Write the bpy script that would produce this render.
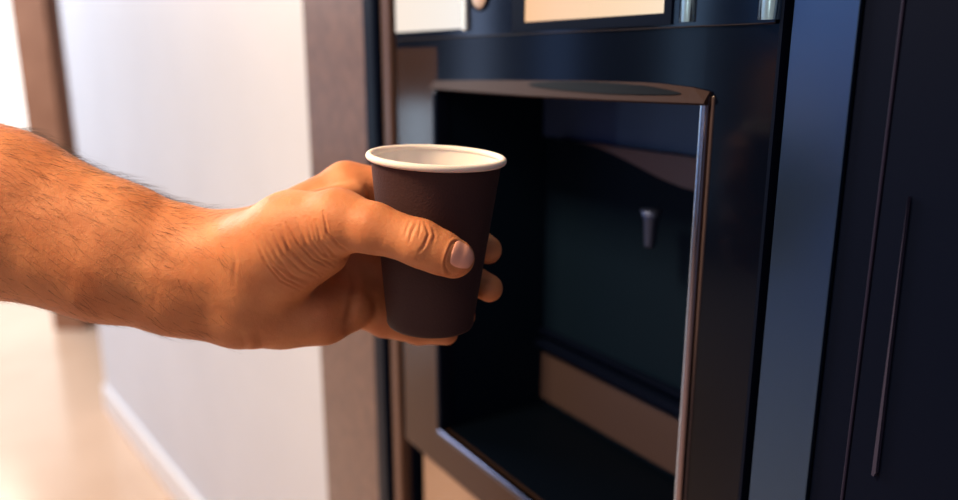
import bpy, bmesh, math, random
import numpy as np
from mathutils import Vector, Matrix
random.seed(4); rng = np.random.default_rng(7)
for o in list(bpy.data.objects): bpy.data.objects.remove(o)
DEBUG = False
S = bpy.context.scene
COL = S.collection
# ------------------------------------------------------------------ camera
F = 780.0; CX, CY = 479.0, 250.0
PITCH = math.atan(191 / 780); HC = 1.3
cam = bpy.data.cameras.new('camera'); co = bpy.data.objects.new('camera', cam); COL.objects.link(co)
co.location = (0, 0, HC); co.rotation_euler = (math.pi / 2 - PITCH, 0, 0)
cam.sensor_width = 36; cam.lens = F * 36 / 958; cam.clip_start = 0.01; cam.clip_end = 60
cam.dof.use_dof = True; cam.dof.focus_distance = 0.395; cam.dof.aperture_fstop = 3.9
S.camera = co
S.view_settings.view_transform = 'Standard'; S.view_settings.look = 'None'
S.view_settings.exposure = 0.0; S.view_settings.gamma = 1.0
# ------------------------------------------------------------------ world
w = bpy.data.worlds.new('world'); S.world = w; w.use_nodes = True
bg = w.node_tree.nodes['Background']; bg.inputs[0].default_value = (0.62, 0.66, 0.95, 1); bg.inputs[1].default_value = 0.18

def area(name, loc, target, size, power, color, size_y=None):
    l = bpy.data.lights.new(name, 'AREA'); l.energy = power; l.color = color; l.size = size
    if size_y: l.shape = 'RECTANGLE'; l.size_y = size_y
    o = bpy.data.objects.new(name, l); COL.objects.link(o); o.location = loc
    o.rotation_euler = (Vector(target) - Vector(loc)).to_track_quat('-Z', 'Y').to_euler()
    return o
area('warm_ceiling_lamp', (-0.95, 0.12, 2.3), (-0.2, 0.42, 1.2), 0.35, 41, (1.0, 0.70, 0.41))
area('warm_fill', (-0.35, -0.65, 1.95), (-0.05, 0.38, 1.2), 0.5, 2.4, (1.0, 0.74, 0.55))  # unseen fill added to brighten the thumbnail and front of the hand
area('hall_daylight', (-3.0, 2.7, 2.7), (-1.0, 2.4, 0.6), 1.6, 84, (0.90, 0.93, 1.0))
area('far_hall_daylight', (-4.2, 5.0, 2.8), (-3.0, 4.0, 0.0), 2.0, 100, (1.0, 0.90, 0.78))

# ------------------------------------------------------------------ materials
def mat(name, color, rough=0.5, metal=0.0, spec=0.5, emit=None, estr=0.0, coat=0.0, bump=0.0, bscale=200, mix=None, mscale=30, sss=0.0, detail=4):
    m = bpy.data.materials.new(name); m.use_nodes = True; nt = m.node_tree; b = nt.nodes['Principled BSDF']
    b.inputs['Base Color'].default_value = (*color, 1); b.inputs['Roughness'].default_value = rough
    b.inputs['Metallic'].default_value = metal; b.inputs['Specular IOR Level'].default_value = spec
    b.inputs['Coat Weight'].default_value = coat; b.inputs['Coat Roughness'].default_value = 0.05
    if emit: b.inputs['Emission Color'].default_value = (*emit, 1); b.inputs['Emission Strength'].default_value = estr
    if sss:
        b.inputs['Subsurface Weight'].default_value = sss; b.inputs['Subsurface Radius'].default_value = (1.0, 0.35, 0.15)
        b.inputs['Subsurface Scale'].default_value = 0.006
    tc = nt.nodes.new('ShaderNodeTexCoord')
    if mix:
        n = nt.nodes.new('ShaderNodeTexNoise'); n.inputs['Scale'].default_value = mscale; n.inputs['Detail'].default_value = detail
        r = nt.nodes.new('ShaderNodeValToRGB'); r.color_ramp.elements[0].position = 0.35; r.color_ramp.elements[1].position = 0.65
        r.color_ramp.elements[0].color = (*color, 1); r.color_ramp.elements[1].color = (*mix, 1)
        nt.links.new(tc.outputs['Object'], n.inputs['Vector']); nt.links.new(n.outputs[0], r.inputs[0]); nt.links.new(r.outputs[0], b.inputs['Base Color'])
    if bump:
        n = nt.nodes.new('ShaderNodeTexNoise'); n.inputs['Scale'].default_value = bscale; n.inputs['Detail'].default_value = 3
        k = nt.nodes.new('ShaderNodeBump'); k.inputs['Strength'].default_value = bump; k.inputs['Distance'].default_value = 0.001
        nt.links.new(tc.outputs['Object'], n.inputs['Vector']); nt.links.new(n.outputs[0], k.inputs['Height']); nt.links.new(k.outputs[0], b.inputs['Normal'])
    return m
M = {}
M['gloss'] = mat('gloss_black', (0.0012, 0.0024, 0.007), 0.13, 0, 0.25)
M['satin'] = mat('satin_black', (0.0018, 0.0038, 0.0130), 0.5, 0, 0.05)
M['inner'] = mat('niche_black', (0.0034, 0.0095, 0.021), 0.5, 0, 0.05)
M['chrome'] = mat('chrome', (0.62, 0.62, 0.66), 0.12, 1.0)
M['alu'] = mat('brushed_aluminium', (0.070, 0.125, 0.225), 0.33, 1.0)
M['bronze'] = mat('bronze_metal', (0.20, 0.125, 0.10), 0.30, 0.6)
M['bevel'] = mat('bronze_gloss', (0.032, 0.019, 0.018), 0.45, 0, 0.04)
M['brownplastic'] = mat('brown_plastic', (0.062, 0.042, 0.044), 0.4)
M['blueglass'] = mat('blue_dark_glass', (0.034, 0.066, 0.17), 0.25, 0, 0.4)
M['framehighlight'] = mat('frame_highlight', (0.50, 0.62, 0.80), 0.15, 1.0)
M['dimblack'] = mat('dimmed_black', (0.0009, 0.0024, 0.0060), 0.5, 0, 0.04)
M['tan'] = mat('tan_panel', (0.42, 0.27, 0.18), 0.35, 0.3)
M['laminate'] = mat('brown_speckled_laminate', (0.13, 0.075, 0.062), 0.35, 0.25, mix=(0.18, 0.105, 0.082), mscale=60, detail=6)
M['darktrim'] = mat('dark_trim', (0.003, 0.0055, 0.015), 0.3, 0, 0.06)
M['white'] = mat('white_wall_paint', (0.76, 0.78, 0.83), 0.5, mix=(0.72, 0.74, 0.79), mscale=3)
M['baseboard'] = mat('baseboard_paint', (0.85, 0.84, 0.85), 0.3)
M['jamb'] = mat('brown_wood', (0.42, 0.20, 0.11), 0.5, mix=(0.35, 0.16, 0.085), mscale=8)
M['floor'] = mat('cream_stone_floor', (0.74, 0.52, 0.37), 0.18, mix=(0.66, 0.45, 0.31), mscale=1.6)
M['farwall'] = mat('far_wall', (0.85, 0.80, 0.75), 0.6)
M['navywall'] = mat('dark_wall', (0.02, 0.022, 0.035), 0.6)

def smooth(me, ang=None):
    for p in me.polygons: p.use_smooth = True
def link(name, me, m=None, parent=None):
    o = bpy.data.objects.new(name, me); COL.objects.link(o)
    if m is not None: me.materials.append(m)
    if parent: o.parent = parent
    return o
def bmobj(name, bm, m, parent=None, sm=False):
    bmesh.ops.recalc_face_normals(bm, faces=bm.faces[:])
    me = bpy.data.meshes.new(name); bm.to_mesh(me); bm.free()
    if sm: smooth(me)
    return link(name, me, m, parent)
def addbox(bm, x0, x1, y0, y1, z0, z1, bev=0.0, seg=2):
    b2 = bmesh.new(); bmesh.ops.create_cube(b2, size=1)
    for v in b2.verts:
        v.co = Vector(((x0 + x1) / 2 + v.co.x * (x1 - x0), (y0 + y1) / 2 + v.co.y * (y1 - y0), (z0 + z1) / 2 + v.co.z * (z1 - z0)))
    if bev: bmesh.ops.bevel(b2, geom=b2.edges[:], offset=bev, segments=seg, affect='EDGES', profile=0.5)
    me = bpy.data.meshes.new('t'); b2.to_mesh(me); b2.free(); bm.from_mesh(me); bpy.data.meshes.remove(me)
def box(name, x0, x1, y0, y1, z0, z1, m, parent=None, bev=0.0, seg=2):
    bm = bmesh.new(); addbox(bm, x0, x1, y0, y1, z0, z1, bev, seg); return bmobj(name, bm, m, parent)
def prism(bm, pts, axis, a0, a1):
    """closed polygon pts (2d) extruded from a0 to a1 along axis ('x','y','z')"""
    def mk(p, a):
        return {'x': (a, p[0], p[1]), 'y': (p[0], a, p[1]), 'z': (p[0], p[1], a)}[axis]
    A = [bm.verts.new(mk(p, a0)) for p in pts]; B = [bm.verts.new(mk(p, a1)) for p in pts]
    n = len(pts); bm.faces.new(A); bm.faces.new(B[::-1])
    for i in range(n): bm.faces.new((A[i], A[(i + 1) % n], B[(i + 1) % n], B[i]))
def tag(o, label, cat, group=None, kind=None):
    o['label'] = label; o['category'] = cat
    if group: o['group'] = group
    if kind: o['kind'] = kind
    return o
def struct(o): o['kind'] = 'structure'; return o
def lathe(bm, prof, n=64, closed=False):
    rings = []
    for r, z in prof:
        rings.append([bm.verts.new((r * math.cos(2 * math.pi * i / n), r * math.sin(2 * math.pi * i / n), z)) for i in range(n)])
    k = len(rings)
    for j in range(k if closed else k - 1):
        A = rings[j]; B = rings[(j + 1) % k]
        for i in range(n): bm.faces.new((A[i], A[(i + 1) % n], B[(i + 1) % n], B[i]))
    return rings

# ------------------------------------------------------------------ the setting
struct(box('floor', -7, 3, -3, 9, -0.1, 0, M['floor']))
# white wall seen behind the arm
A = Vector((-1.42, 2.76, 0)); B = Vector((-0.285, 1.341, 0)); dirw = (B - A).normalized(); lenw = (B - A).length + 0.25
ang = math.atan2(dirw.y, dirw.x)
wl = struct(box('wall_left', 0, lenw, 0, 0.14, 0, 2.9, M['white'])); wl.location = A; wl.rotation_euler = (0, 0, ang)
bb = struct(box('baseboard_left', 0.0, lenw, -0.014, 0.0, 0, 0.10, M['baseboard'], None, 0.003)); bb.location = A; bb.rotation_euler = (0, 0, ang)
struct(box('trim_1', -2.10, -1.945, 3.65, 3.80, 0, 2.9, M['jamb'], None, 0.004))
# far end of the hall: a pale wall with a large bright window
struct(box('wall_far', -7, 3, 7.5, 7.7, 0, 2.9, M['farwall']))
M['farglass'] = mat('far_window_glass', (0.9, 0.9, 0.9), 0.3, emit=(1.0, 0.97, 0.93), estr=1.6)
struct(box('window_1', -6.5, -2.6, 7.44, 7.5, 0.25, 2.8, M['farglass']))
# wall at the left side of the hall with tall windows
struct(box('wall_side', -4.7, -4.5, -2.5, 4.6, 0, 2.9, M['navywall']))
wins = [(-0.45, 0.86, 0.12, 1.42, (0.07, 0.20, 0.62), 0.8), (-0.45, 0.86, 1.46, 2.6, (0.10, 0.32, 0.8), 1.5),
        (1.18, 1.36, 0.3, 2.6, (0.35, 0.6, 1.0), 2.6), (2.02, 2.22, 0.9, 2.6, (0.25, 0.45, 1.0), 1.8),
        (2.62, 2.80, 0.8, 2.6, (0.45, 0.6, 0.95), 3.0), (3.04, 3.30, 0.55, 1.0, (0.45, 0.75, 1.0), 7.0),
        (3.85, 4.1, 0.6, 2.6, (0.5, 0.65, 1.0), 2.0)]
for i, (y0, y1, z0, z1, c, e) in enumerate(wins):
    m = mat('blue_daylight_glass', (0.1, 0.1, 0.1), 0.2, emit=c, estr=e)
    struct(box('window_%d' % (i + 2), -4.5, -4.46, y0, y1, z0, z1, m))

# ------------------------------------------------------------------ coffee machine (local x along the front, y into the machine)
AX = math.atan(517 / (780 / math.cos(PITCH)))
u = Vector((math.sin(AX), -math.cos(AX), 0)); nrm = Vector((-math.cos(AX), -math.sin(AX), 0))
mach = bpy.data.objects.new('coffee_machine', None); COL.objects.link(mach)
mach.location = -0.353 * nrm; mach.rotation_euler = (0, 0, math.atan2(u.y, u.x))
tag(mach, 'large glossy black coffee vending machine with lit screens and an open cup compartment', 'vending machine')
Z = HC
NX0, NX1, NZ0, NZ1 = -0.617, -0.312, Z - 0.357, Z - 0.024
def mb(name, *a, m='gloss', parent=mach, bev=0.0, seg=2): return box(name, *a, M[m], parent, bev, seg)
# brown pillar beside the machine
pil = struct(box('trim_2', -0.932, -0.757, -0.004, 0.42, 0, 2.9, M['laminate'], None, 0.002))
pil.location = mach.location; pil.rotation_euler = mach.rotation_euler
# cabinet shell behind the door
bm = bmesh.new()
addbox(bm, -0.752, 0.30, 0.20, 0.70, 0.02, 1.85)                   # back body
addbox(bm, -0.752, -0.700, 0.012, 0.20, 0.02, 1.85)               # left side
addbox(bm, -0.262, 0.30, 0.012, 0.20, 0.02, 1.85)                 # right body
bmobj('cabinet', bm, M['satin'], mach)
for x in (-0.70, 0.22): mb('foot', x, x + 0.05, 0.1, 0.6, 0, 0.02, m='satin')
mb('frame_trim', -0.752, -0.7235, -0.010, 0.012, 0.04, 1.85, m='darktrim', bev=0.004)
mb('frame_trim', -0.7215, -0.704, -0.004, 0.012, 0.04, 1.85, m='bronze', bev=0.003)
# door panel with the opening
bm = bmesh.new()
addbox(bm, -0.6955, NX0, 0.0, 0.03, Z + 0.010, 1.84)
addbox(bm, NX0, NX1, 0.0, 0.03, NZ1, 1.84)
door = bmobj('door_panel', bm, M['gloss'], mach)
bm = bmesh.new(); addbox(bm, NX1, -0.264, 0.0, 0.03, Z - 0.401, 1.84); bmobj('door_stile', bm, mat('dark_lacquer', (0.0014, 0.0026, 0.0075), 0.13, 0, 0.20), mach)
M['bezel'] = mat('floor_reflection_bezel', (0.060, 0.034, 0.026), 0.13, 0.5, 0.2)  # brown of the floor's reflection put into the bezel colour
bm = bmesh.new(); addbox(bm, -0.6955, NX0, 0.0, 0.006, Z - 0.401, Z + 0.010); addbox(bm, NX0, NX1, 0.0, 0.006, Z - 0.401, NZ0)
bmobj('door_bezel', bm, M['bezel'], mach)
# lower tan panel
mb('lower_panel', -0.677, -0.29, 0.010, 0.03, 0.14, Z - 0.409, m='tan', bev=0.003)
mb('kick_plate', -0.69, -0.264, 0.014, 0.03, 0.03, 0.135, m='satin')
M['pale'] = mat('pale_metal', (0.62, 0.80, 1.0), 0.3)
M['bluestreak'] = mat('blue_window_streak', (0.25, 0.55, 1.0), 0.10, 1.0)
# upper fascia carrying the screens
M['fascia'] = mat('fascia_black', (0.0015, 0.0035, 0.012), 0.10, 0, 0.5)
fas = mb('fascia', -0.694, -0.266, -0.002, 0.0, Z + 0.0175, 1.80, m='fascia', bev=0.0008)
def screen_mat(name, c0, c1, st, axis=0):
    m = bpy.data.materials.new(name); m.use_nodes = True; nt = m.node_tree; b = nt.nodes['Principled BSDF']
    tc = nt.nodes.new('ShaderNodeTexCoord'); sp = nt.nodes.new('ShaderNodeSeparateXYZ'); r = nt.nodes.new('ShaderNodeValToRGB')
    nt.links.new(tc.outputs['Generated'], sp.inputs[0]); nt.links.new(sp.outputs[axis], r.inputs[0])
    r.color_ramp.elements[0].color = (*c0, 1); r.color_ramp.elements[1].color = (*c1, 1)
    nt.links.new(r.outputs[0], b.inputs['Emission Color']); b.inputs['Emission Strength'].default_value = st
    b.inputs['Base Color'].default_value = (0.02, 0.02, 0.02, 1); b.inputs['Roughness'].default_value = 0.15
    return m
M['s1'] = screen_mat('cream_screen', (1.0, 0.86, 0.74), (0.95, 0.88, 0.80), 0.95)
M['s2'] = screen_mat('peach_screen', (1.0, 0.58, 0.30), (1.0, 0.78, 0.55), 0.95)
sc = mb('screen', -0.690, -0.572, -0.0027, -0.0019, Z + 0.0245, Z + 0.16, m='s1'); sc['label'] = 'cream lit screen'
sc = mb('screen', -0.482, -0.343, -0.0027, -0.0019, Z + 0.0262, Z + 0.16, m='s2'); sc['label'] = 'peach lit touch screen'
bm = bmesh.new()                                                   # thin bezel round the touch screen
for a in ((-0.498, -0.482, Z + 0.0195, Z + 0.17), (-0.343, -0.337, Z + 0.0195, Z + 0.17), (-0.482, -0.343, Z + 0.0195, Z + 0.0262), (-0.482, -0.343, Z + 0.16, Z + 0.17)):
    addbox(bm, a[0], a[1], -0.0033, -0.0018, a[2], a[3])
bmobj('screen_bezel', bm, M['darktrim'], mach)
mb('chrome_or_streak', -0.5670, -0.5610, -0.0055, -0.002, Z + 0.0225, Z + 0.30, m='pale', bev=0.001)
def rod(name, x, y, r, z0, z1, m, n=24):
    bm = bmesh.new(); pts = [(x + r * math.cos(2 * math.pi * i / n), y + r * math.sin(2 * math.pi * i / n)) for i in range(n)]
    prism(bm, pts, 'z', z0, z1); return bmobj(name, bm, m, mach, True)
rod('chrome_or_streak', -0.3255, -0.0010, 0.0055, Z + 0.0205, Z + 0.30, M['bluestreak'])  # this rod and the next are window reflections given a solid blue shape
rod('chrome_or_streak', -0.2700, -0.0005, 0.0070, Z + 0.0195, Z + 0.30, M['bluestreak'])
# round button: domed disc in a ring
bm = bmesh.new(); lathe(bm, [(0.0001, 0.0042), (0.004, 0.0040), (0.008, 0.0030), (0.0102, 0.0012), (0.0108, 0)], 40)
bt = bmobj('button', bm, mat('button_metal', (0.75, 0.66, 0.62), 0.25, 0.3), mach, True)
bt.rotation_euler = (math.pi / 2, 0, 0); bt.location = (-0.5435, -0.002, Z + 0.049)
bm = bmesh.new(); lathe(bm, [(0.0108, 0), (0.0112, 0.0018), (0.0120, 0.0020), (0.0126, 0.0)], 40)
rg = bmobj('button_ring', bm, M['darktrim'], bt, True)
LT = ([-0.623, -0.547, -0.478, -0.42, -0.351, -0.315, -0.306], [-0.0195, -0.0172, -0.0160, -0.0148, -0.0143, -0.0165, -0.0182])
LB = ([-0.623, -0.56, -0.478, -0.39, -0.306], [-0.0250, -0.0258, -0.0262, -0.0256, -0.0243])
# bronze lip over the opening: bowed top edge
N = 24; bm = bmesh.new(); rows = []
for i in range(N + 1):
    t = i / N; x = NX0 - 0.004 + (NX1 + 0.010 - NX0) * t
    zt = Z + float(np.interp(x, *LT))
    zb = Z + float(np.interp(x, *LB))
    rows.append([bm.verts.new(p) for p in ((x, 0.0, zt), (x, -0.0015, zt + 0.0004), (x, -0.0055, zb + 0.0012), (x, -0.006, zb), (x, -0.0045, zb - 0.0012), (x, 0.012, zb - 0.0010))])
for i in range(N):
    for j in range(5): bm.faces.new((rows[i][j], rows[i + 1][j], rows[i + 1][j + 1], rows[i][j + 1]))
bm.faces.new(rows[0]); bm.faces.new(rows[-1][::-1])
lip = bmobj('opening_lip', bm, M['bevel'], mach)
# dark oval on the lip: a reflection built as a dark shape
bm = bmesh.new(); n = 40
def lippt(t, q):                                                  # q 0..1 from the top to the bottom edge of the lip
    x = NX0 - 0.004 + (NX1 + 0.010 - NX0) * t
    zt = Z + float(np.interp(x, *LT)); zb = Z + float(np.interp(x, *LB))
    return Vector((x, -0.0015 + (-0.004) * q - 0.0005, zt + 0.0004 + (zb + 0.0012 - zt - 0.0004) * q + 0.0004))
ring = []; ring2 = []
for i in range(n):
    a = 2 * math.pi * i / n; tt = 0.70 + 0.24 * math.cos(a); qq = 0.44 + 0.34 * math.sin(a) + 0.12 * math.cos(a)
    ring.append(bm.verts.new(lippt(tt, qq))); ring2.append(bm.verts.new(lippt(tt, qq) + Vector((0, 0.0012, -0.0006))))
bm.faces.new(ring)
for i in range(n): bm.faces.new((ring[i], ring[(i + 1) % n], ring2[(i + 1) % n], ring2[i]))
bmobj('oval_reflection', bm, M['dimblack'], lip)
# opening frame: chrome right edge, bottom lip, left edge
bm = bmesh.new(); addbox(bm, NX1 + 0.0020, NX1 + 0.0062, -0.003, 0.010, NZ0 - 0.012, Z - 0.019, 0.0015, 3)
M['framemetal'] = mat('frame_metal', (0.28, 0.22, 0.24), 0.16, 1.0)
M['lipmetal'] = mat('dark_lip_metal', (0.07, 0.075, 0.115), 0.18, 1.0)
bmobj('opening_frame', bm, M['framemetal'], mach)
mb('opening_frame', NX1 + 0.0002, NX1 + 0.0018, -0.0022, 0.004, NZ0, Z - 0.0235, m='framehighlight', bev=0.0006)  # pale strip laid along the inner edge as the frame's highlight
mb('frame_edge', NX1 + 0.0066, NX1 + 0.0088, -0.001, 0.001, NZ0 - 0.016, Z - 0.020, m='brownplastic', bev=0.001)
mb('opening_frame', NX0 - 0.004, NX1 - 0.002, -0.004, 0.006, NZ0 - 0.007, NZ0 + 0.000, m='lipmetal', bev=0.003, seg=3)
mb('opening_frame', NX0 - 0.004, NX0 + 0.003, -0.004, 0.012, NZ0 + 0.0005, Z - 0.028, m='darktrim', bev=0.002)
# compartment interior
DP = 0.125
bm = bmesh.new()
addbox(bm, NX0 - 0.006, NX0, 0.0062, DP, NZ0, NZ1); addbox(bm, NX1, NX1 + 0.006, 0.03, DP, NZ0, NZ1)
addbox(bm, NX0 - 0.006, NX1 + 0.006, DP, DP + 0.006, NZ0 - 0.006, NZ1 + 0.006)
addbox(bm, NX0 - 0.006, NX1 + 0.006, 0.03, DP, NZ1, NZ1 + 0.006)
comp = bmobj('cup_compartment', bm, M['inner'], mach)
mb('niche_floor', NX0 - 0.006, NX1 + 0.006, 0.0062, DP, NZ0 - 0.006, NZ0, m='dimblack', parent=comp)  # darker copy of the niche black, dimming the lit floor by its colour
mb('upper_window', NX0 + 0.001, NX1 - 0.001, DP - 0.006, DP, Z - 0.0735, Z - 0.028, m='blueglass', parent=comp)
# spout housing with a curved underside
bm = bmesh.new(); zt = Z - 0.0742
pts = [(NX0 + 0.03, zt)]
for i in range(13):
    t = i / 12; pts.append((NX0 + 0.06 + 0.155 * t, zt - 0.026 * (0.5 - 0.5 * math.cos(math.pi * t))))
pts += [(NX1 - 0.001, zt - 0.0265), (NX1 - 0.001, zt)]
prism(bm, pts, 'y', DP - 0.012, DP - 0.0005)
bmobj('spout_housing', bm, mat('spout_plastic', (0.115, 0.078, 0.078), 0.4), comp)
# nozzles
def noz(x, y):
    bm = bmesh.new(); lathe(bm, [(0.0001, 0), (0.004, 0), (0.0045, 0.002), (0.006, 0.022), (0.009, 0.030), (0.0001, 0.030)], 20)
    o = bmobj('nozzle', bm, mat('nozzle_metal', (0.05, 0.07, 0.15), 0.45, 0.8), comp, True); o.location = (x, y, Z - 0.146)
noz(-0.436, DP - 0.035)
# drip tray shelf and lower brown panel
mb('shelf_ledge', NX0 + 0.001, NX1 - 0.001, DP - 0.012, DP, Z - 0.292, Z - 0.284, m='satin', parent=comp, bev=0.001)
mb('shelf_ledge', NX0 + 0.001, NX1 - 0.001, DP - 0.009, DP, Z - 0.276, Z - 0.273, m='satin', parent=comp)
mb('waste_drawer_front', NX0 + 0.002, NX1 - 0.001, DP - 0.004, DP, Z - 0.3515, Z - 0.299, m='brownplastic', parent=comp, bev=0.001)
# right of the door: groove, aluminium strip, side door with pull edge
mb('groove_trim', -0.2635, -0.2615, -0.002, 0.02, 0.04, 1.84, m='darktrim')
mb('aluminium_strip', -0.2570, -0.2215, -0.001, 0.012, 0.04, 1.845, m='alu', bev=0.0006)
mb('groove_trim', -0.2212, -0.2025, 0.002, 0.012, 0.04, 1.84, m='satin')
M['purple'] = mat('purple_grey_trim', (0.013, 0.012, 0.030), 0.4, 0, 0.1)
mb('seam_trim', -0.2016, -0.2000, -0.0026, 0.012, 0.04, 1.84, m='purple', bev=0.0006)
sd = mb('side_door', -0.1992, 0.298, -0.002, 0.012, 0.04, 1.84, m='satin')
bm = bmesh.new(); pts = [(-0.1862, Z - 0.198), (-0.1850, Z - 0.1985), (-0.1842, Z - 0.196), (-0.1852, Z - 0.14), (-0.1862, Z - 0.06)]
prism(bm, pts, 'y', -0.0045, -0.0018)
bmobj('pull_edge', bm, mat('pull_edge_metal', (0.035, 0.034, 0.065), 0.4, 0, 0.1), sd)

# ------------------------------------------------------------------ helpers in the camera's direction, used to pose cup and hand (mm)
right = Vector((1, 0, 0)); up = Vector((0, math.sin(PITCH), math.cos(PITCH))); fw = Vector((0, math.cos(PITCH), -math.sin(PITCH)))
def L(px, py, d): return np.array([(px - CX) * d / F, (CY - py) * d / F, d])      # mm, x right y up z forward
def Wd(l): return Vector((0, 0, HC)) + (right * l[0] + up * l[1] + fw * l[2]) * 0.001
# ------------------------------------------------------------------ the cup
RT, RB, HT = 0.0345, 0.0238, 0.0925
cup = bpy.data.objects.new('paper_cup', None); COL.objects.link(cup)
tag(cup, 'dark brown paper coffee cup with rolled white rim held in the hand', 'cup')
top = Wd(L(436.5, 157.5, 410))
tilt = Matrix.Rotation(math.radians(3.0), 4, 'Y') @ Matrix.Rotation(math.radians(1.6), 4, 'X')
axis = (tilt @ Vector((0, 0, 1))).normalized()
cup.matrix_world = Matrix.Translation(top - axis * HT) @ tilt
def rz(z): return RB + (RT - RB) * z / HT
M['cupbrown'] = mat('brown_paper', (0.052, 0.025, 0.027), 0.6, 0, 0.25, bump=0.25, bscale=900)
M['cupwhite'] = mat('white_paper', (0.86, 0.81, 0.79), 0.55, sss=0.15)
bm = bmesh.new()
pr = [(RB - 0.0016, 0.0), (RB - 0.0003, 0.0), (RB + 0.0003, 0.0012), (rz(0.004), 0.005)] + [(rz(HT * t), HT * t) for t in (0.1, 0.3, 0.5, 0.7, 0.85, 0.97)] + [(RT + 0.0002, HT - 0.0010), (RT - 0.0004, HT - 0.0010), (RB - 0.0007, 0.0008)]
lathe(bm, pr, 96, closed=True); bmobj('cup_body', bm, M['cupbrown'], cup, False)
smooth(cup.children[0].data)
bm = bmesh.new(); lathe(bm, [(rz(HT * t) - 0.0006, HT * t) for t in (0.995, 0.8, 0.6, 0.4, 0.2, 0.07)] + [(0.0001, HT * 0.07)], 96)
bmobj('cup_lining', bm, M['cupwhite'], cup, True)
bm = bmesh.new(); rc, rr = RT + 0.0006, 0.0019
lathe(bm, [(rc + rr * math.cos(2 * math.pi * i / 16), HT + 0.0 + rr * 1.0 * math.sin(2 * math.pi * i / 16)) for i in range(16)], 96, closed=True)
bmobj('rim', bm, M['cupwhite'], cup, True)
bm = bmesh.new(); r1 = lathe(bm, [(RB - 0.0010, 0.0035), (0.0001, 0.0035)], 96)
bmobj('cup_base', bm, M['cupbrown'], cup)

# ------------------------------------------------------------------ the hand (signed distance field -> surface nets)
def cone(P, a, ra, b, rb, flat=1.0, nd=None):
    a = a.astype(np.float32); b = b.astype(np.float32)
    ba = b - a; t = np.clip(((P - a) @ ba) / (ba @ ba), 0, 1).astype(np.float32)
    v = P - (a + t[..., None] * ba)
    if flat != 1.0:
        nd = np.asarray(nd, np.float32); nd = nd / np.linalg.norm(nd); k = v @ nd; v = v + (flat - 1) * k[..., None] * nd
    return np.sqrt((v * v).sum(-1)) - (ra + (rb - ra) * t)
def smin(a, b, k):
    h = np.clip(0.5 + 0.5 * (b - a) / k, 0, 1)
    return b + (a - b) * h - k * h * (1 - h)
zf = (0.1, 0.0, 1.0)
# (point, radius, point, radius, flatten, normal, blend)
ARM = [(L(-320, 130, 440), 47, L(-120, 176, 430), 48.5, 1.12, zf, 20),
       (L(-120, 176, 430), 48.5, L(0, 213, 427), 45.8, 1.15, zf, 7),
       (L(0, 213, 427), 45.8, L(108, 251, 427), 38.5, 1.22, zf, 7),
       (L(108, 251, 427), 38.5, L(180, 271, 428), 34.6, 1.32, zf, 7),
       (L(180, 271, 428), 34.6, L(225, 280, 430), 34.2, 1.45, zf, 8),
       (L(225, 277, 430), 31, L(268, 270, 436), 30, 1.45, zf, 12)]
PALM = [(L(245, 238, 440), 14, L(345, 185, 455), 12.4, 1, zf, 12),
        (L(245, 258, 444), 15, L(352, 222, 464), 12.0, 1, zf, 12),
        (L(245, 285, 444), 15, L(352, 262, 466), 12.0, 1, zf, 12),
        (L(245, 310, 438), 15, L(348, 303, 458), 12.0, 1, zf, 12),
        (L(245, 315, 428), 15.5, L(322, 318, 434), 15.0, 1, zf, 12),      # hypothenar
        (L(285, 318, 434), 15.5, L(350, 308, 444), 13.0, 1, zf, 9),
        (L(232, 258, 420), 21, L(292, 236, 402), 21.5, 1, zf, 14),        # thenar
        (L(258, 285, 420), 18, L(318, 245, 402), 17, 1, zf, 12),
        (L(345, 285, 454), 11, L(371, 300, 457), 11, 1, zf, 6),
        (L(300, 215, 415), 12, L(352, 196, 440), 8.5, 1, zf, 10)]         # web to index
THUMB = [(L(292, 232, 400), 19.5, L(338, 221, 387), 15.2, 1, zf, 9),
         (L(338, 221, 387), 15.0, L(372, 228, 380), 12.0, 1, zf, 6),
         (L(372, 228, 380), 12.0, L(420, 243, 376.6), 11.2, 1, zf, 4),
         (L(420, 243, 376.6), 11.2, L(440, 252, 377.6), 10.4, 1, zf, 4),
         (L(440, 252, 377.6), 10.4, L(455, 258, 380.1), 9.4, 1.0, zf, 3),
         (L(425, 250, 382.6), 8.6, L(450, 260, 385.5), 8.0, 1.0, zf, 5)]
FING = [[(L(348, 184, 455), 12.8, L(402, 188, 457), 10.4), (L(402, 188, 457), 10.4, L(452, 224, 462), 9.0), (L(452, 224, 462), 9.0, L(488, 250, 447.2), 8.0)],
        [(L(352, 223, 462), 11.8, L(408, 243, 462), 10.0), (L(408, 243, 462), 10.0, L(458, 272, 463.5), 9.0), (L(458, 272, 463.5), 8.8, L(489, 288, 446.5), 7.8)],
        [(L(352, 263, 462), 11.5, L(405, 286, 464), 9.4), (L(405, 286, 464), 9.4, L(445, 306, 467), 8.6), (L(445, 306, 467), 8.4, L(462, 316, 462), 7.6)],
        [(L(348, 302, 458), 11.4, L(384, 321, 459), 9.4), (L(384, 321, 459), 9.4, L(418, 331, 459), 8.0), (L(418, 331, 459), 8.0, L(446, 333, 455), 7.0)]]
# palm-side flesh of the first finger joints
def sdf(P):
    D = None
    for a, ra, b, rb, fl, nd, k in ARM + PALM + THUMB:
        d = cone(P, a, ra, b, rb, fl, nd); D = d if D is None else smin(D, d, k)
    # carve the gap between the thumb and the palm
    R = D.copy()
    for ch in FING:
        f = None
        for a, ra, b, rb in ch:
            d = cone(P, a, ra, b, rb); f = d if f is None else smin(f, d, 2.5)
        R = np.minimum(R, smin(D, f, 6.0))
    return R
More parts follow.
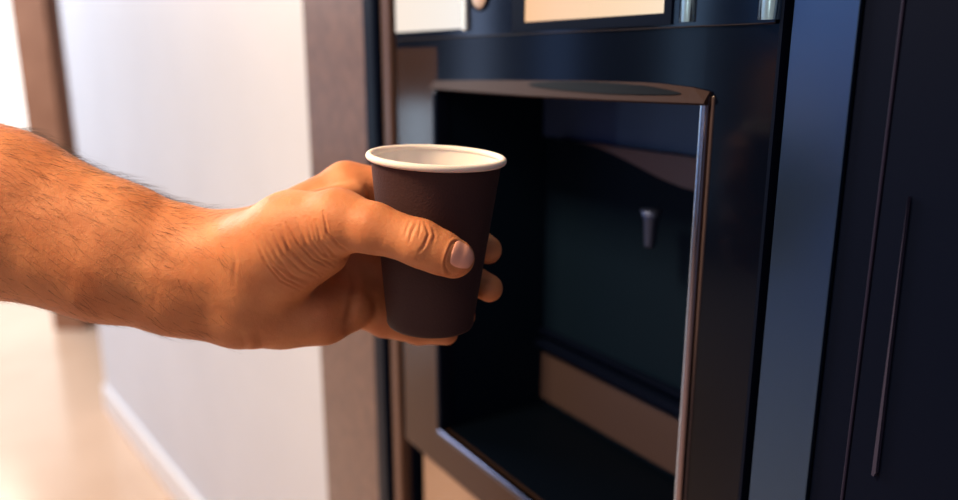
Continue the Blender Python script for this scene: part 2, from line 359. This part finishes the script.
# polylines in the view of the hand: creases (px), depth mm, width mm
CRE = [([(350, 262), (355, 285), (352, 308), (346, 328)], 1.2, 2.2), ([(296, 296), (322, 288), (342, 268)], .5, 1.8),
       ([(417, 221), (412, 232), (409, 243)], .42, .8), ([(425, 222), (429, 234), (424, 246), (419, 252)], .55, .8), ([(421, 221), (420, 230), (418, 238)], .3, .6),
       ([(433, 228), (435, 236), (433, 243)], .25, .7), ([(411, 219), (407, 228), (405, 236)], .25, .7), ([(231, 240), (236, 262), (233, 285)], .25, 1.2),
       ([(312, 262), (330, 262), (350, 256)], .7, 1.4)]
crr = np.random.default_rng(3)
for q in range(13):                                                # fan of fine folds over the ball of the thumb
    t = q / 12; a = np.array([247 + 74 * t, 238 - 24 * t]) + crr.normal(0, 2, 2); c = np.array([300 + 50 * t, 292 - 40 * t]) + crr.normal(0, 2.0, 2)
    m1 = a * .62 + c * .38 + np.array([-5.5, 6]) + crr.normal(0, 1.2, 2); m2 = a * .28 + c * .72 + np.array([-4.5, 6]) + crr.normal(0, 1.2, 2)
    CRE.append(([tuple(a), tuple(m1), tuple(m2), tuple(c)], crr.uniform(.26, .5) * (1 + .7 * t), crr.uniform(.55, 1.0)))
def pld(Q, pl, fade=False):
    d = np.full(len(Q), 1e9); s_ = np.zeros(len(Q)); n_ = len(pl) - 1
    for i_, (a, b) in enumerate(zip(pl[:-1], pl[1:])):
        a = np.array(a, float); b = np.array(b, float); ba = b - a
        t = np.clip((Q - a) @ ba / (ba @ ba), 0, 1); dd = np.linalg.norm(Q - a - t[:, None] * ba, axis=1)
        m = dd < d; d = np.where(m, dd, d); s_ = np.where(m, (i_ + t) / n_, s_)
    return (d, np.sin(np.pi * np.clip(s_, 0.04, 0.96)) ** 0.6) if fade else d
def nets(h, lo, hi):
    ax = [np.arange(lo[i], hi[i], h, dtype=np.float32) for i in range(3)]
    nx, ny, nz = map(len, ax); V = np.empty((nx, ny, nz), np.float32)
    st = 14; Y = None
    for i in range(0, nx, st):
        for j in range(0, ny, st):
            for k in range(0, nz, st):
                xs, ys, zs = ax[0][i:i + st], ax[1][j:j + st], ax[2][k:k + st]
                c0 = np.array([[xs.mean(), ys.mean(), zs.mean()]]); d0 = float(sdf(c0)[0]); hd = 0.87 * st * h * 1.35
                if abs(d0) > hd + 3: V[i:i + st, j:j + st, k:k + st] = d0; continue
                P = np.stack(np.meshgrid(xs, ys, zs, indexing='ij'), -1); V[i:i + st, j:j + st, k:k + st] = sdf(P)
    ins = V < 0
    c = np.zeros((nx - 1, ny - 1, nz - 1), np.uint8)
    for dx in (0, 1):
        for dy in (0, 1):
            for dz in (0, 1): c += ins[dx:nx - 1 + dx, dy:ny - 1 + dy, dz:nz - 1 + dz]
    I = np.argwhere((c > 0) & (c < 8)); idx = np.full(c.shape, -1, np.int64); idx[tuple(I.T)] = np.arange(len(I))
    acc = np.zeros((len(I), 3)); cnt = np.zeros(len(I)); cor = [(x, y, z) for x in (0, 1) for y in (0, 1) for z in (0, 1)]
    for p in cor:
        for q in cor:
            if sum(abs(p[k] - q[k]) for k in range(3)) == 1 and q > p:
                a = V[I[:, 0] + p[0], I[:, 1] + p[1], I[:, 2] + p[2]]; b = V[I[:, 0] + q[0], I[:, 1] + q[1], I[:, 2] + q[2]]
                m = (a < 0) != (b < 0); t = np.where(m, a / np.where(m, a - b, 1), 0)
                acc += m[:, None] * (np.array(p) + t[:, None] * (np.array(q) - np.array(p))); cnt += m
    vs = (I + acc / cnt[:, None]) * h + np.array(lo)
    faces = []
    for k in range(3):
        o1, o2 = [(1, 2), (2, 0), (0, 1)][k]
        sl = [slice(0, s) for s in V.shape]; s2 = list(sl); sl[k] = slice(0, V.shape[k] - 1); s2[k] = slice(1, V.shape[k])
        a = ins[tuple(sl)]; b = ins[tuple(s2)]; E = np.argwhere(a != b)
        E = E[(E[:, o1] > 0) & (E[:, o2] > 0) & (E[:, o1] < V.shape[o1] - 1) & (E[:, o2] < V.shape[o2] - 1)]
        s = a[tuple(E.T)]
        def g(d1, d2):
            J = E.copy(); J[:, o1] -= d1; J[:, o2] -= d2; return idx[tuple(J.T)]
        q = np.stack([g(1, 1), g(0, 1), g(0, 0), g(1, 0)], 1)
        q[~s] = q[~s][:, ::-1]; faces.append(q)
    return vs, np.concatenate(faces)
HRES = 0.75
Vv, Fq = nets(HRES, (-515, -72, 356), (36, 136, 500))
def refine(V, Fc):
    px = np.stack([CX + F * V[:, 0] / V[:, 2], CY - F * V[:, 1] / V[:, 2]], 1); m = (px[Fc, 0].min(1) > 215) & (V[Fc, 2].mean(1) < 452)
    A_, B_ = Fc[m], Fc[~m]; E_ = np.concatenate([A_[:, [i, (i + 1) % 4]] for i in range(4)]); E_.sort(1)
    Eu, inv = np.unique(E_, axis=0, return_inverse=True); inv = inv.ravel(); n0 = len(V); mid = V[Eu].mean(1); cen = V[A_].mean(1); na = len(A_)
    ei = [n0 + inv[i * na:(i + 1) * na] for i in range(4)]; ci = n0 + len(Eu) + np.arange(na)
    out = [np.stack([A_[:, i], ei[i], ci, ei[i - 1]], 1) for i in range(4)]
    look = {(int(a), int(b)): n0 + k for k, (a, b) in enumerate(Eu)}; rim = set(np.unique(A_).tolist()); extra = []; keep = []
    touch = np.isin(B_, np.fromiter(rim, np.int64)).sum(1) >= 2
    for f in B_[touch].tolist():
        g = []
        for i in range(4):
            a, b = f[i], f[(i + 1) % 4]; g.append(a); e = look.get((min(a, b), max(a, b)))
            if e is not None: g.append(e)
        extra.append(g)
    return np.concatenate([V, mid, cen]), np.concatenate([B_[~touch]] + out), extra
Vv, Fq, EXTRA = refine(Vv, Fq)
def gradn(P, e=0.3, full=False):
    P = P.astype(np.float32); I3 = np.eye(3, dtype=np.float32); d0 = sdf(P)
    g = np.stack([sdf(P + I3[k] * e) - d0 for k in range(3)], 1)
    if full: return g / np.maximum(np.linalg.norm(g, axis=1), 1e-9)[:, None], d0
    return g / np.maximum(np.linalg.norm(g, axis=1), 1e-9)[:, None]
g_, d_ = gradn(Vv, full=True); Vv = Vv - g_ * d_[:, None] * 0.9
NRM = gradn(Vv)
PX = np.stack([CX + F * Vv[:, 0] / Vv[:, 2], CY - F * Vv[:, 1] / Vv[:, 2]], 1)
facing = np.clip(-NRM[:, 2] * 1.6 + 0.3, 0, 1)
disp = np.zeros(len(Vv)); 
for pl, dep, wd in CRE:
    d, fd = pld(PX, pl, True); d = d * 0.5; disp -= dep * fd * np.exp(-(d / wd) ** 2) * facing
    disp += dep * fd * 0.3 * np.exp(-((d - wd * 1.7) / wd) ** 2) * facing
# soft anatomical relief: tendons and veins
def bumpline(pl, h, wd): 
    d, fd = pld(PX, pl, True); return h * fd ** 2.5 * np.exp(-(d * 0.5 / wd) ** 2) * facing
disp += bumpline([(110, 262), (150, 272), (190, 282), (236, 286)], 0.8, 5) + bumpline([(20, 240), (70, 262), (130, 288), (225, 306)], 0.6, 5)
disp += bumpline([(243, 345), (262, 340)], 1.2, 6)
disp += 0.25 * np.sin(Vv[:, 0] / 9.1 + 1.3 * np.sin(Vv[:, 1] / 8)) * np.sin(Vv[:, 1] / 7.3 + np.sin(Vv[:, 2] / 9))
# nail bed frame on the thumb tip
ta = L(432, 248, 377); tb = L(458, 259, 380); tax = (tb - ta) / np.linalg.norm(tb - ta)
nd = np.array([0.22, 0.30, -1.0]); nd -= tax * (nd @ tax); nd /= np.linalg.norm(nd); sd_ = np.cross(tax, nd)
NC = L(459, 257.5, 371)
q1 = (Vv - NC) @ tax; q2 = (Vv - NC) @ sd_; q3 = (Vv - NC) @ nd
er = (np.abs(q1 / 6.3) ** 2.8 + np.abs(q2 / 7.0) ** 2.8) ** (1 / 2.8)
nearn = (q3 > -9) & (PX[:, 0] > 425)
disp += np.where(nearn, 0.35 * np.exp(-((er - 1.20) / 0.10) ** 2) * (q1 < 4) - 0.30 * np.exp(-((er - 1.02) / 0.06) ** 2), 0)
Vd = Vv + NRM * disp[:, None]
me = bpy.data.meshes.new('person')
flat_ = Fq.ravel().tolist() + [v for f in EXTRA for v in f]; tot = [4] * len(Fq) + [len(f) for f in EXTRA]
me.vertices.add(len(Vd)); me.vertices.foreach_set('co', (Vd * 0.001).astype(np.float32).ravel())
me.loops.add(len(flat_)); me.loops.foreach_set('vertex_index', np.array(flat_, np.int32))
me.polygons.add(len(tot)); me.polygons.foreach_set('loop_start', np.concatenate([[0], np.cumsum(tot)[:-1]]).astype(np.int32)); me.polygons.foreach_set('loop_total', np.array(tot, np.int32))
me.polygons.foreach_set('use_smooth', np.ones(len(tot), bool)); me.update(calc_edges=True); me.validate()

def skin():
    m = bpy.data.materials.new('skin'); m.use_nodes = True; nt = m.node_tree; b = nt.nodes['Principled BSDF']; N = nt.nodes.new; K = nt.links.new
    tc = N('ShaderNodeTexCoord')
    n1 = N('ShaderNodeTexNoise'); n1.inputs['Scale'].default_value = 45; n1.inputs['Detail'].default_value = 5
    r = N('ShaderNodeValToRGB'); r.color_ramp.elements[0].position = .3; r.color_ramp.elements[1].position = .72
    r.color_ramp.elements[0].color = (0.56, 0.195, 0.082, 1); r.color_ramp.elements[1].color = (0.72, 0.30, 0.135, 1)
    K(tc.outputs['Object'], n1.inputs['Vector']); K(n1.outputs[0], r.inputs[0]); K(r.outputs[0], b.inputs['Base Color'])
    b.inputs['Roughness'].default_value = 0.52; b.inputs['Specular IOR Level'].default_value = 0.32
    b.inputs['Subsurface Weight'].default_value = 0.25; b.inputs['Subsurface Radius'].default_value = (1, .35, .15); b.inputs['Subsurface Scale'].default_value = 0.005
    v = N('ShaderNodeTexVoronoi'); v.inputs['Scale'].default_value = 900; v.feature = 'DISTANCE_TO_EDGE'
    n2 = N('ShaderNodeTexNoise'); n2.inputs['Scale'].default_value = 350; n2.inputs['Detail'].default_value = 4
    K(tc.outputs['Object'], v.inputs['Vector']); K(tc.outputs['Object'], n2.inputs['Vector'])
    b1 = N('ShaderNodeBump'); b1.inputs['Strength'].default_value = 0.35; b1.inputs['Distance'].default_value = 0.0004
    b2 = N('ShaderNodeBump'); b2.inputs['Strength'].default_value = 0.45; b2.inputs['Distance'].default_value = 0.0006
    K(v.outputs[0], b1.inputs['Height']); K(n2.outputs[0], b2.inputs['Height']); K(b1.outputs[0], b2.inputs['Normal']); K(b2.outputs[0], b.inputs['Normal'])
    return m
MW = Matrix(((right[0], up[0], fw[0], 0), (right[1], up[1], fw[1], 0), (right[2], up[2], fw[2], HC), (0, 0, 0, 1)))
# right,up,fw is left-handed: mirror-free by baking the frame into the vertices
def bake(mesh):
    n = len(mesh.vertices); c = np.empty(n * 3, np.float32); mesh.vertices.foreach_get('co', c); c = c.reshape(-1, 3)
    R3 = np.array(MW.to_3x3()); c = c @ R3.T.astype(np.float32); c[:, 2] += HC
    mesh.vertices.foreach_set('co', c.ravel()); mesh.update()
bake(me); me.flip_normals()
person = link('person', me, skin()); piv = Wd(L(225, 278, 430))
tag(person, "person's bare hairy left forearm and hand gripping the brown paper cup", 'person')
# nail
def project(P, dr, it=14):
    for _ in range(it): P = P + dr * (sdf(P) * 0.9)[:, None]
    return P
n1, n2 = 29, 29; ga, gb = np.meshgrid(np.linspace(-1, 1, n1), np.linspace(-1, 1, n2), indexing='ij')
sq_a = ga * np.sqrt(1 - gb ** 2 / 2 * 0.75); sq_b = gb * np.sqrt(1 - ga ** 2 / 2 * 0.75)
A1 = (sq_a * 6.4).ravel(); B1 = (sq_b * 6.9).ravel()
# start on a cylinder round the thumb, then settle on the skin
axp = L(456, 258.5, 380)
P0 = axp + tax * (A1 + 1.2)[:, None]; th = B1 / 9.0
dirs = nd * np.cos(th)[:, None] + sd_ * np.sin(th)[:, None]
P0 = P0 + dirs * 14
Pn = project(P0, -dirs)
edge = np.maximum(np.abs(ga), np.abs(gb)).ravel()
lift = 0.42 * (1 - edge ** 6) - 0.10
Pn = Pn + dirs * lift[:, None]
nm = bpy.data.meshes.new('thumbnail'); fs = []
for i in range(n1 - 1):
    for j in range(n2 - 1): fs.append((i * n2 + j, (i + 1) * n2 + j, (i + 1) * n2 + j + 1, i * n2 + j + 1))
nm.from_pydata((Pn * 0.001).tolist(), [], fs); bake(nm); smooth(nm)
nail = link('thumbnail', nm, mat('nail', (0.95, 0.46, 0.35), 0.40, 0, 0.25), person); nail['label'] = 'pale pink thumbnail'
sol = nail.modifiers.new('thickness', 'SOLIDIFY'); sol.thickness = 0.0004; sol.offset = 0
# hair on the forearm
pxv, pyv = PX[:, 0], PX[:, 1]
topl = np.interp(pxv, [0, 54, 108, 162, 213, 300], [124, 149, 176, 197, 212, 190]); botl = np.interp(pxv, [0, 81, 162, 216], [300, 316, 335, 346])
fr = np.clip((pyv - topl) / (botl - topl), -0.2, 1)
wgt = np.where(pxv < 232, np.exp(-np.maximum(fr, 0) * 2.4) + 0.10, 0.0) * np.clip((224 - pxv) / 50, 0, 1)
wgt *= np.where(NRM[:, 2] < 0.75, 1, 0.2) * (pxv > -330)
wgt[(NRM[:, 1] > 0.7) & (pxv < 215)] *= 0.75
clump = np.sin(Vv[:, 0] / 5.3) * np.sin(Vv[:, 1] / 4.1 + Vv[:, 2] / 6); wgt *= (1 + 0.5 * clump)
ids = rng.choice(len(Vv), 7000, p=wgt / wgt.sum(), replace=False)
hv, hf = [], []
arm = L(213, 280, 430) - L(0, 212, 427); arm /= np.linalg.norm(arm)
for i in ids:
    n = NRM[i]; p = Vd[i] - n * 0.15
    t = arm * 1.0 + np.array([0, -0.35, 0.05]) * (0.4 + fr[i]) + rng.normal(0, 0.22, 3); t -= n * (t @ n); t /= np.linalg.norm(t)
    ln = rng.uniform(5, 14) * (1.0 if n[1] < 0.7 else 1.2); rise = rng.uniform(0.08, 0.40) if n[1] < 0.6 else rng.uniform(0.15, 0.75); cv = rng.normal(0, 0.18)
    sdv = np.cross(n, t); r0 = rng.uniform(0.035, 0.068); base = len(hv); K = 5
    for k in range(K):
        s = k / (K - 1); c = p + t * ln * s + n * (rise * ln * (s - 0.55 * s * s)) + sdv * cv * ln * s * s
        r = r0 * (1 - 0.8 * s)
        for a in (0, 2.094, 4.189): hv.append(c + r * (math.cos(a) * n + math.sin(a) * sdv))
    for k in range(K - 1):
        for j in range(3):
            a = base + k * 3; hf.append((a + j, a + (j + 1) % 3, a + 3 + (j + 1) % 3, a + 3 + j))
hm = bpy.data.meshes.new('arm_hair'); hm.from_pydata((np.array(hv) * 0.001).tolist(), [], hf); bake(hm); smooth(hm)
hair = link('arm_hair', hm, mat('hair', (0.045, 0.018, 0.010), 0.45), person); hair['kind'] = 'stuff'

if DEBUG:
    c = []
    for z in np.linspace(0, HT, 40):
        for a in np.linspace(0, 2 * np.pi, 120): c.append(cup.matrix_world @ Vector((rz(z) * math.cos(a), rz(z) * math.sin(a), z)))
    loc = np.array([[(p - Vector((0, 0, HC))).dot(right), (p - Vector((0, 0, HC))).dot(up), (p - Vector((0, 0, HC))).dot(fw)] for p in c]) * 1000
    d = sdf(loc); i = np.argsort(d)[:400:20]
    for k in i: print('PEN', round(float(d[k]), 2), (CX + F * loc[k, 0] / loc[k, 2]).round(), (CY - F * loc[k, 1] / loc[k, 2]).round(), loc[k, 2].round())
    dn = sdf(loc).reshape(40, 120); print('n<0', (d < 0).sum(), len(Vv))
    for nm_, ch in zip('index middle ring pinky'.split(), FING):
        f = np.min([cone(loc, *q) for q in ch], axis=0); print(nm_, f.min())
    f = np.min([cone(loc, *q) for q in [t[:6] for t in THUMB]], axis=0); print('thumb', f.min())
